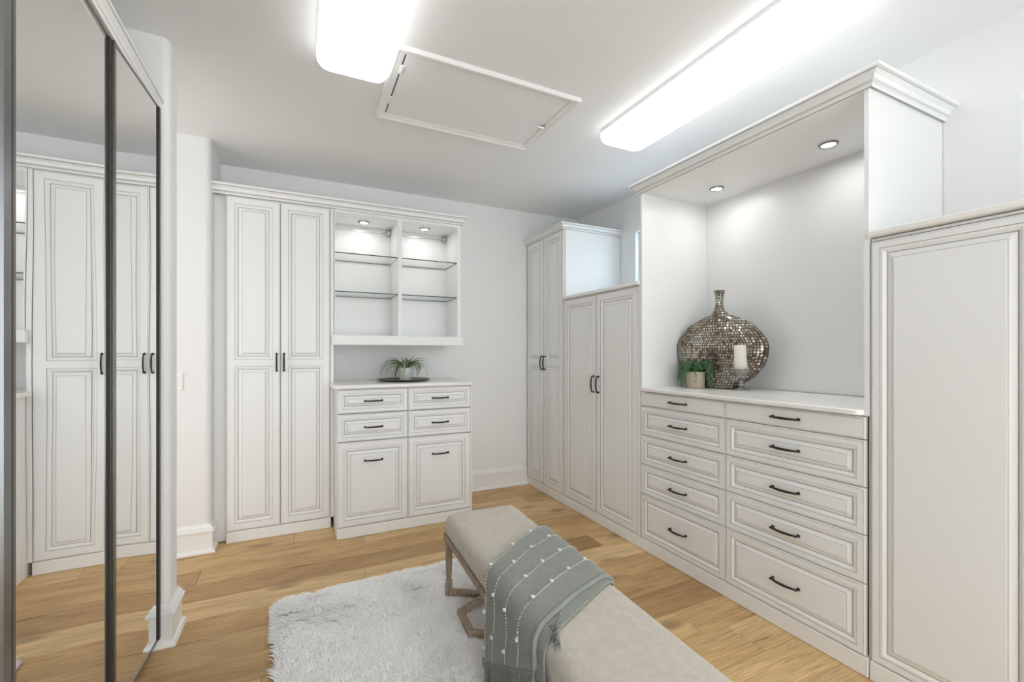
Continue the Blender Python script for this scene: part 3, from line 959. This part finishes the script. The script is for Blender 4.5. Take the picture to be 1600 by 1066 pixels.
mesh_obj('foliage', vv, f, M_SUCC, t)['kind'] = 'stuff'

t = thing('candle_holder', 'clear cut-glass pedestal candle holder in front of the vase', 'candle holder', (2.535, 1.893, VZ))
MB().lathe([(.050, 0), (.054, .002), (.054, .005), (.044, .009), (.020, .014), (.013, .020)], 32).obj('foot', M_CRYSTAL, t, True)
MB().lathe([(.013, .020), (.022, .028), (.024, .036), (.016, .044), (.012, .050), (.018, .056), (.013, .063)], 32).obj('stem', M_CRYSTAL, t, True)
MB().lathe([(.013, .063), (.024, .070), (.036, .088), (.043, .108), (.050, .122), (.056, .130), (.056, .134), (.047, .134), (.004, .133)], 32).obj('cup', M_CRYSTAL, t, True)
t = thing('pillar_candle', 'ivory pillar candle on the cut-glass holder', 'candle', (2.535, 1.893, VZ + .1345))
MB().lathe([(.0445, 0), (.046, .002), (.046, .146), (.044, .150), (.038, .151), (.030, .147), (.003, .146)], 32).obj('wax', M_WAX, t, True)
MB().tube([(0, 0, .145), (.001, 0, .152), (.003, .001, .158)], .0014, 6).obj('wick', M_WICK, t)

# ------------------------------------------------------------------ shag rug
RX0, RX1, RY0, RY1 = -.105, 1.17, .72, 2.73
rug_rot = math.radians(2.0)
rc = ((RX0 + RX1) / 2, (RY0 + RY1) / 2)
rug = thing('shag_rug', 'fluffy white shag rug on the oak floor under the bench', 'rug', (rc[0], rc[1], 0.0), rug_rot)
v, f = stack(RX1 - RX0 - .06, RY1 - RY0 - .06, .06, [(0, .0006), (0, .012)])
mesh_obj('backing', v, f, M_RUGBASE, rug)
rng = np.random.default_rng(5)
NS = 150000
w2, d2 = (RX1 - RX0) / 2 - .03, (RY1 - RY0) / 2 - .03
px = rng.uniform(-w2, w2, NS); py = rng.uniform(-d2, d2, NS)
rad = .06
dx = np.maximum(np.abs(px) - (w2 - rad), 0); dy = np.maximum(np.abs(py) - (d2 - rad), 0)
keep = dx * dx + dy * dy < rad * rad
px, py = px[keep], py[keep]; NS = len(px)
# clumps: each strand leans towards its nearest clump tip
NCL = 900
cx = rng.uniform(-w2, w2, NCL); cy = rng.uniform(-d2, d2, NCL)
near = np.empty(NS, int)
for s in range(0, NS, 4000):
    dd = (px[s:s + 4000, None] - cx) ** 2 + (py[s:s + 4000, None] - cy) ** 2
    near[s:s + 4000] = dd.argmin(1)
def nfield(xs, ys, fr, sd): return np.array([noise.noise(Vector((x * fr, y * fr, sd))) for x, y in zip(xs, ys)])
cflow = nfield(cx, cy, 2.6, 1.7) * 5.0 + nfield(cx, cy, 9.0, 4.1) * 1.8 + rng.uniform(-.35, .35, NCL)
clean = .030 + .022 * nfield(cx, cy, 7.0, 8.3)
ctz = .028 + .009 * nfield(cx, cy, 8.0, 2.9) + rng.uniform(-.003, .003, NCL)
k = near
fl = nfield(px, py, 2.0, 1.7) * 1.7 + nfield(px, py, 6.5, 4.1) * 1.4 + rng.normal(0, .5, NS) + 2.2
ln = (.034 + .014 * nfield(px, py, 9.0, 8.3)) * rng.uniform(.7, 1.3, NS)
tx = px + np.cos(fl) * ln + (cx[k] - px) * .30
ty = py + np.sin(fl) * ln + (cy[k] - py) * .30
tipz = ctz + .0
# strands at the border fall outwards
bx = np.clip((np.abs(px) - (w2 - .05)) / .05, 0, 1); by = np.clip((np.abs(py) - (d2 - .05)) / .05, 0, 1)
tx += np.sign(px) * bx * rng.uniform(.0, .04, NS); ty += np.sign(py) * by * rng.uniform(.0, .04, NS)
bord = np.maximum(bx, by)
tz = tipz[k] * (1 - .6 * bord) + rng.normal(0, .003, NS)
tz = np.maximum(tz, .010)
tx = np.clip(tx, -w2 - .035, w2 + .035); ty = np.clip(ty, -d2 - .035, d2 + .035)
hx, hy = tx - px, ty - py
hl = np.hypot(hx, hy) + 1e-6
sx_, sy_ = -hy / hl, hx / hl
wd = rng.uniform(.0012, .0024, NS)
lv = [(0, 0, 1.0), (.30, .75, 1.0), (.68, 1.12, .8), (1.0, 1.0, .15)]
V = np.zeros((NS, 8, 3))
for i, (h_, z_, w_) in enumerate(lv):
    X = px + hx * h_; Y = py + hy * h_; Z = .011 + (tz - .011) * z_
    for s_, q in ((-1, 0), (1, 1)):
        V[:, i * 2 + q, 0] = X + s_ * sx_ * wd * w_; V[:, i * 2 + q, 1] = Y + s_ * sy_ * wd * w_; V[:, i * 2 + q, 2] = Z
F = np.array([[0, 1, 3, 2], [2, 3, 5, 4], [4, 5, 7, 6]])
F = (F[None] + (np.arange(NS) * 8)[:, None, None]).reshape(-1, 4)
me = bpy.data.meshes.new('pile')
me.vertices.add(NS * 8); me.vertices.foreach_set('co', V.reshape(-1))
me.loops.add(len(F) * 4); me.loops.foreach_set('vertex_index', F.reshape(-1).astype(np.int32))
me.polygons.add(len(F)); me.polygons.foreach_set('loop_start', np.arange(0, len(F) * 4, 4, dtype=np.int32))
me.update(calc_edges=True); me.materials.append(M_PILE)
o = link('pile', me, rug); o['kind'] = 'stuff'

# ------------------------------------------------------------------ upholstered bench (local y along its length)
BW, BL_ = .425, 1.80
brot = -math.radians(2.6)
far = Vector((.925, 2.335))
bdir = Vector((math.sin(-brot), math.cos(brot)))
bc = far - bdir * (BL_ / 2)
bench = thing('bench', 'long oatmeal linen bench with turned weathered wood legs on the rug', 'bench', (bc.x, bc.y, 0), brot)
SEAT_T, SEAT_B = .478, .372
CR = .055
bm = bmesh.new()
v, f = stack(BW, BL_, .055, [(.012, SEAT_B), (.004, SEAT_B + .006), (0, SEAT_B + .02), (0, SEAT_T - .055), (.004, SEAT_T - .034), (.014, SEAT_T - .017), (.030, SEAT_T - .006), (.052, SEAT_T - .001), (.08, SEAT_T + .001), (.13, SEAT_T + .003)], 8)
mesh_obj('cushion', v, f, M_LINEN, bench, None, True)
# frame rails
mb = MB()
for s in (-1, 1):
    mb.cbox(s * (BW / 2 - .006) - .012, -BL_ / 2 + .03, .345, s * (BW / 2 - .006) + .012, BL_ / 2 - .03, .3715, .003)
    mb.cbox(-BW / 2 + .03, s * (BL_ / 2 - .006) - .012, .345, BW / 2 - .03, s * (BL_ / 2 - .006) + .012, .3715, .003)
mb.obj('seat_rail', M_WOOD, bench)
lx, ly = BW / 2 - .026, BL_ / 2 - .026
def leg_mesh():
    mb = MB()
    mb.cbox(-.021, -.021, .318, .021, .021, .3715, .004)
    prof = [(.013, .098), (.017, .100), (.019, .106), (.017, .112), (.0135, .116), (.0145, .125), (.0165, .16), (.019, .24), (.0205, .285), (.0205, .294), (.016, .300), (.0145, .304), (.020, .309), (.020, .316), (.015, .320)]
    n = 24; v = []; f = []
    for r_, z_ in prof:
        for k_ in range(n):
            fl = 1 - (.075 if (.122 < z_ < .296 and k_ % 2) else 0)
            a = 2 * PI * k_ / n; v.append((r_ * fl * math.cos(a), r_ * fl * math.sin(a), z_))
    for i in range(len(prof) - 1):
        for k_ in range(n):
            k2 = (k_ + 1) % n; f.append((i * n + k_, i * n + k2, (i + 1) * n + k2, (i + 1) * n + k_))
    mb.add(v, f)
    mb.cbox(-.0185, -.0185, .028, .0185, .0185, .082, .004)
    mb.lathe([(.015, .080), (.020, .084), (.020, .090), (.014, .095), (.013, .100)], 16)
    mb.lathe([(.010, .009), (.016, .012), (.017, .020), (.013, .026), (.013, .030)], 16)
    me = bpy.data.meshes.new('leg'); me.from_pydata([tuple(q) for q in mb.v], [], mb.f); me.materials.append(M_WOOD)
    return me
LEG = leg_mesh()
for sx in (-1, 1):
    for sy in (-1, 1): link('leg', LEG, bench, (sx * lx, sy * ly, 0))
# crossing stretchers: two zigzag runs that meet in the middle and turn along the sides
def bar(mb, a, b_, w=.016, z0=.030, z1=.060):
    a = Vector(a); b_ = Vector(b_); d = (b_ - a).normalized(); n_ = Vector((-d.y, d.x)) * w
    v = [(*(a - n_ - d * .006), z0), (*(b_ - n_ + d * .006), z0), (*(b_ + n_ + d * .006), z0), (*(a + n_ - d * .006), z0)]
    c = .006
    n2 = Vector((-d.y, d.x)) * (w - c)
    v += [(*(a - n_ - d * .006), z1 - c), (*(b_ - n_ + d * .006), z1 - c), (*(b_ + n_ + d * .006), z1 - c), (*(a + n_ - d * .006), z1 - c)]
    v += [(*(a - n2 - d * .006), z1), (*(b_ - n2 + d * .006), z1), (*(b_ + n2 + d * .006), z1), (*(a + n2 - d * .006), z1)]
    f = [(0, 3, 2, 1), (8, 9, 10, 11)]
    for r_ in (0, 4):
        for j in range(4): f.append((r_ + j, r_ + (j + 1) % 4, r_ + 4 + (j + 1) % 4, r_ + 4 + j))
    mb.add(v, f)
npt = 5; cross = .212; flat_ = (2 * ly - npt * cross) / (npt - 1)
for s0 in (-1, 1):
    mb = MB(); y = ly; s = s0; xin = lx - .004
    for i in range(npt):
        bar(mb, (s * (xin), y), (-s * (xin), y - cross), z1=.060 - .0004 * (s0 > 0)); y -= cross; s = -s
        if i < npt - 1: bar(mb, (s * xin, y + .008), (s * xin, y - flat_ - .008), z1=.0595 - .0004 * (s0 > 0)); y -= flat_
    mb.obj('stretcher', M_WOOD, bench)

# ------------------------------------------------------------------ throw blanket over the bench
throw = thing('throw_blanket', 'sage green throw with white tufted stripes draped across the bench', 'blanket', (bc.x, bc.y, 0), brot)
inv = Matrix.Rotation(-brot, 2)
def to_local(x, y):
    q = inv @ (Vector((x, y)) - bc); return q
# section path in bench-local x-z: right hang, over the top, left hang
def section(off, right_z=.36, left_z=.175):
    P = []
    hw = BW / 2 + off
    r_ = .055 + off
    for z in np.linspace(right_z, SEAT_T - .055, 5)[:-1]: P.append((hw + .003, z))
    for k in range(9):
        a = PI / 2 * k / 8; P.append((hw - r_ + r_ * math.cos(a), SEAT_T - .055 + r_ * math.sin(a)))
    for x in np.linspace(hw - r_, -hw + r_, 17)[1:-1]: P.append((x, SEAT_T + off + .003 * (1 - (x / hw) ** 2)))
    for k in range(9):
        a = PI / 2 + PI / 2 * k / 8; P.append((-hw + r_ + r_ * math.cos(a), SEAT_T - .055 + r_ * math.sin(a)))
    for z in np.linspace(SEAT_T - .055, left_z, 14)[1:]:
        P.append((-hw - .004 - .010 * min(1, (SEAT_T - .055 - z) / .1), z))
    return P
def arc_lengths(P):
    s = [0]
    for a, b_ in zip(P[:-1], P[1:]): s.append(s[-1] + math.hypot(b_[0] - a[0], b_[1] - a[1]))
    return s
def lerp_tab(tab, x):
    if x <= tab[0][0]: return tab[0][1]
    for (a, va), (b_, vb) in zip(tab[:-1], tab[1:]):
        if x <= b_: 
            q = (x - a) / (b_ - a); return va + (vb - va) * q
    return tab[-1][1]
# far and near edges of the cloth: bench-local y by normalised path position
def edges_y(u, s, tab): return lerp_tab(tab, u)
HEM = .235 / .93
PTH = section(.008)
ARC = arc_lengths(PTH); TOT = ARC[-1]
HEM = .225 / TOT
def arc_at_x(xw):      # path position of a top point with local x
    best = min(range(len(PTH)), key=lambda i: abs(PTH[i][0] - xw) + (0 if PTH[i][1] > SEAT_T - .02 else 1)); return ARC[best] / TOT
kR, kL = arc_at_x(.16), arc_at_x(-.16)
yl = lambda x, y: to_local(x, y).y
FAR = [(0, yl(1.15, 1.93)), (kR, yl(1.10, 1.885)), ((kR + kL) / 2, yl(.90, 1.795)), (kL, yl(.72, 1.665)), (kL + .16, yl(.65, 1.565)), (1, yl(.62, 1.555))]
NEAR = [(0, yl(1.13, 1.42)), (kR, yl(1.08, 1.365)), ((kR + kL) / 2, yl(.89, 1.305)), (kL, yl(.74, 1.225)), (kL + .16, yl(.655, 1.155)), (1, yl(.62, 1.165))]
def cloth_pt(u, v_, lift=0.0, P=PTH, A=ARC, far_t=FAR, near_t=NEAR, ripple=1.0):
    u = u * (1 - HEM * v_)
    T = A[-1]; s = u * T
    i = 0
    while i < len(A) - 2 and A[i + 1] < s: i += 1
    q = (s - A[i]) / max(1e-9, A[i + 1] - A[i])
    x = P[i][0] + (P[i + 1][0] - P[i][0]) * q; z = P[i][1] + (P[i + 1][1] - P[i][1]) * q
    tx, tz = P[i + 1][0] - P[i][0], P[i + 1][1] - P[i][1]
    l = math.hypot(tx, tz); nx, nz = -tz / l, tx / l
    nx, nz = -nx, -nz
    if u > .5 or True:
        # outward side
        if nx * x + nz * (z - .40) < 0: nx, nz = -nx, -nz
    yf, yn = lerp_tab(far_t, u), lerp_tab(near_t, u)
    y = yf + (yn - yf) * v_
    hang = max(0, (u - kL - .10) / (1 - kL - .10))
    rp = ripple * (.0022 + .010 * hang) * (1 + math.sin(v_ * 15 + 1.5 + u * 2.0)) * .5
    rp += ripple * .0016 * (1 + noise.noise(Vector((u * 9, v_ * 7, 3))))
    o_ = lift + rp
    return Vector((x + nx * o_, y, z + nz * o_))
def sheet(name, P, far_t, near_t, v0, v1, lift, thick, nu=70, nv=40, ripple=1.0):
    A = arc_lengths(P); top = []; bot = []
    for i in range(nu + 1):
        for j in range(nv + 1):
            vv_ = v0 + (v1 - v0) * j / nv
            top.append(cloth_pt(i / nu, vv_, lift + thick, P, A, far_t, near_t, ripple))
            bot.append(cloth_pt(i / nu, vv_, lift, P, A, far_t, near_t, ripple))
    n = len(top); v = top + bot; f = []
    w = nv + 1
    for i in range(nu):
        for j in range(nv):
            a = i * w + j
            f.append((a, a + 1, a + w + 1, a + w)); f.append((n + a, n + a + w, n + a + w + 1, n + a + 1))
    for i in range(nu):
        for j in (0, nv):
            a = i * w + j; f.append((a, a + w, n + a + w, n + a) if j == 0 else (a, n + a, n + a + w, a + w))
    for j in range(nv):
        for i in (0, nu):
            a = i * w + j; f.append((a, n + a, n + a + 1, a + 1) if i == 0 else (a, a + 1, n + a + 1, n + a))
    return mesh_obj(name, v, f, M_SAGE, throw, None, True)
# lower folded layer peeks out on the near side
NEAR2 = [(0, yl(1.13, 1.40)), (kR, yl(1.08, 1.325)), ((kR + kL) / 2, yl(.885, 1.245)), (kL, yl(.745, 1.165)), (kL + .16, yl(.66, 1.105)), (1, yl(.62, 1.105))]
P2 = section(.003)
sheet('under_layer', P2, FAR, NEAR2, .55, 1.0, .001, .006, ripple=.35)
sheet('cloth', PTH, FAR, NEAR, 0.0, 1.0, .006, .007)
# rolled fold along the near edge of the upper layer
mb = MB(); pts = [cloth_pt(i / 60, 1.0, .0075) for i in range(61)]
mb.tube(pts, .0095, 8)
mb.obj('fold_edge', M_SAGE, throw, True)
# stitched stripes and tufts
tuft_v, tuft_f = None, None
def ellipsoid(mb, c, d, l, r_, n=6):
    d = d.normalized(); pts = [c + d * (l * q) for q in (-.5, -.35, 0, .35, .5)]
    mb.tube(pts, [r_ * .25, r_ * .8, r_, r_ * .8, r_ * .25], n)
def tuft_mesh(seed):
    q = random.Random(seed); mb = MB()
    for i in range(7):
        a = q.uniform(0, 2 * PI); rr = q.uniform(.001, .005)
        pts = [Vector((rr * math.cos(a + k_ * .8), rr * 1.4 * math.sin(a + k_ * .8), .002 + .007 * math.sin(PI * k_ / 5) + q.uniform(0, .002))) for k_ in range(6)]
        mb.tube(pts, .0021, 5)
    me = bpy.data.meshes.new('tuft'); me.from_pydata([tuple(p_) for p_ in mb.v], [], mb.f); me.materials.append(M_YARN)
    me.polygons.foreach_set('use_smooth', [True] * len(mb.f))
    return me
TUFT = [tuft_mesh(i) for i in range(4)]
for si, vq in enumerate((.02, .24, .50, .76)):
    mb = MB(); N_ = 104
    for i in range(int(N_ * .14), N_):
        a, b_ = cloth_pt(i / N_, vq, .0145), cloth_pt((i + .62) / N_, vq, .0145)
        ellipsoid(mb, (a + b_) / 2, b_ - a, (b_ - a).length, .0016, 5)
    mb.obj('stitch_line', M_YARN, throw)
    nt_ = 5
    for q in range(nt_):
        u = .20 + (.80 / nt_) * (q + (.25 if si % 2 else .6))
        if u > .97: continue
        p_ = cloth_pt(u, vq, .013); p2 = cloth_pt(u + .004, vq, .013)
        tg = (p2 - p_).normalized(); yv = Vector((0, 1, 0)); nn = yv.cross(tg)
        cen = Vector((0, p_.y, .36)); 
        if nn.dot(p_ - cen) < 0: nn = -nn
        nn.normalize()
        o = bpy.data.objects.new('tuft', TUFT[(si + q) % 4]); COL.objects.link(o); o.parent = throw
        M = Matrix((tg, nn.cross(tg), nn)).transposed().to_4x4(); M.translation = p_
        o.matrix_local = M
# fringe
def tassel_mesh(seed, L=.125):
    q = random.Random(seed); mb = MB()
    mb.lathe([(.0025, .002), (.0045, -.004), (.0045, -.010), (.003, -.014)], 8)
    for i in range(7):
        a = 2 * PI * i / 7; r_ = .0022
        pts = [Vector((r_ * math.cos(a) * (1 + k_ * .5), r_ * math.sin(a) * (1 + k_ * .5), -.010 - (L - .01) * k_ / 5)) + Vector((q.uniform(-.0015, .0015), q.uniform(-.0015, .0015), 0)) * k_ for k_ in range(6)]
        mb.tube(pts, .0016, 5)
    me = bpy.data.meshes.new('tassel'); me.from_pydata([tuple(p_) for p_ in mb.v], [], mb.f); me.materials.append(M_SAGE)
    me.polygons.foreach_set('use_smooth', [True] * len(mb.f))
    return me
TAS = [tassel_mesh(i + 20) for i in range(5)]
for i in range(34):
    vq = .012 + .985 * i / 33
    p_ = cloth_pt(1.0, vq, .009)
    o = bpy.data.objects.new('tassel', TAS[i % 5]); COL.objects.link(o); o.parent = throw
    o.location = (p_.x, p_.y, p_.z); o.rotation_euler = (R.uniform(-.06, .06), R.uniform(-.03, .05), R.uniform(0, 6))
# the inner layer's own fringe lies over the rounded edge of the seat
for i in range(5):
    q = to_local(.775 - .012 * i, 1.235 - .016 * i)
    o = bpy.data.objects.new('tassel', TAS[i % 5]); COL.objects.link(o); o.parent = throw
    d = Vector((-.75 + .05 * i, -.60 - .05 * i, -.10)).normalized()
    o.rotation_euler = (-d).to_track_quat('Z', 'Y').to_euler(); o.location = (q.x, q.y, SEAT_T + .014)
    o.scale = (1, 1, .62)
A2 = arc_lengths(P2)
for i in range(5):
    p_ = cloth_pt(1.0, .93 + .07 * i / 4, .004, P2, A2, FAR, NEAR2, .35)
    o = bpy.data.objects.new('tassel', TAS[i % 5]); COL.objects.link(o); o.parent = throw
    o.location = p_; o.rotation_euler = (R.uniform(-.05, .05), 0, R.uniform(0, 6))
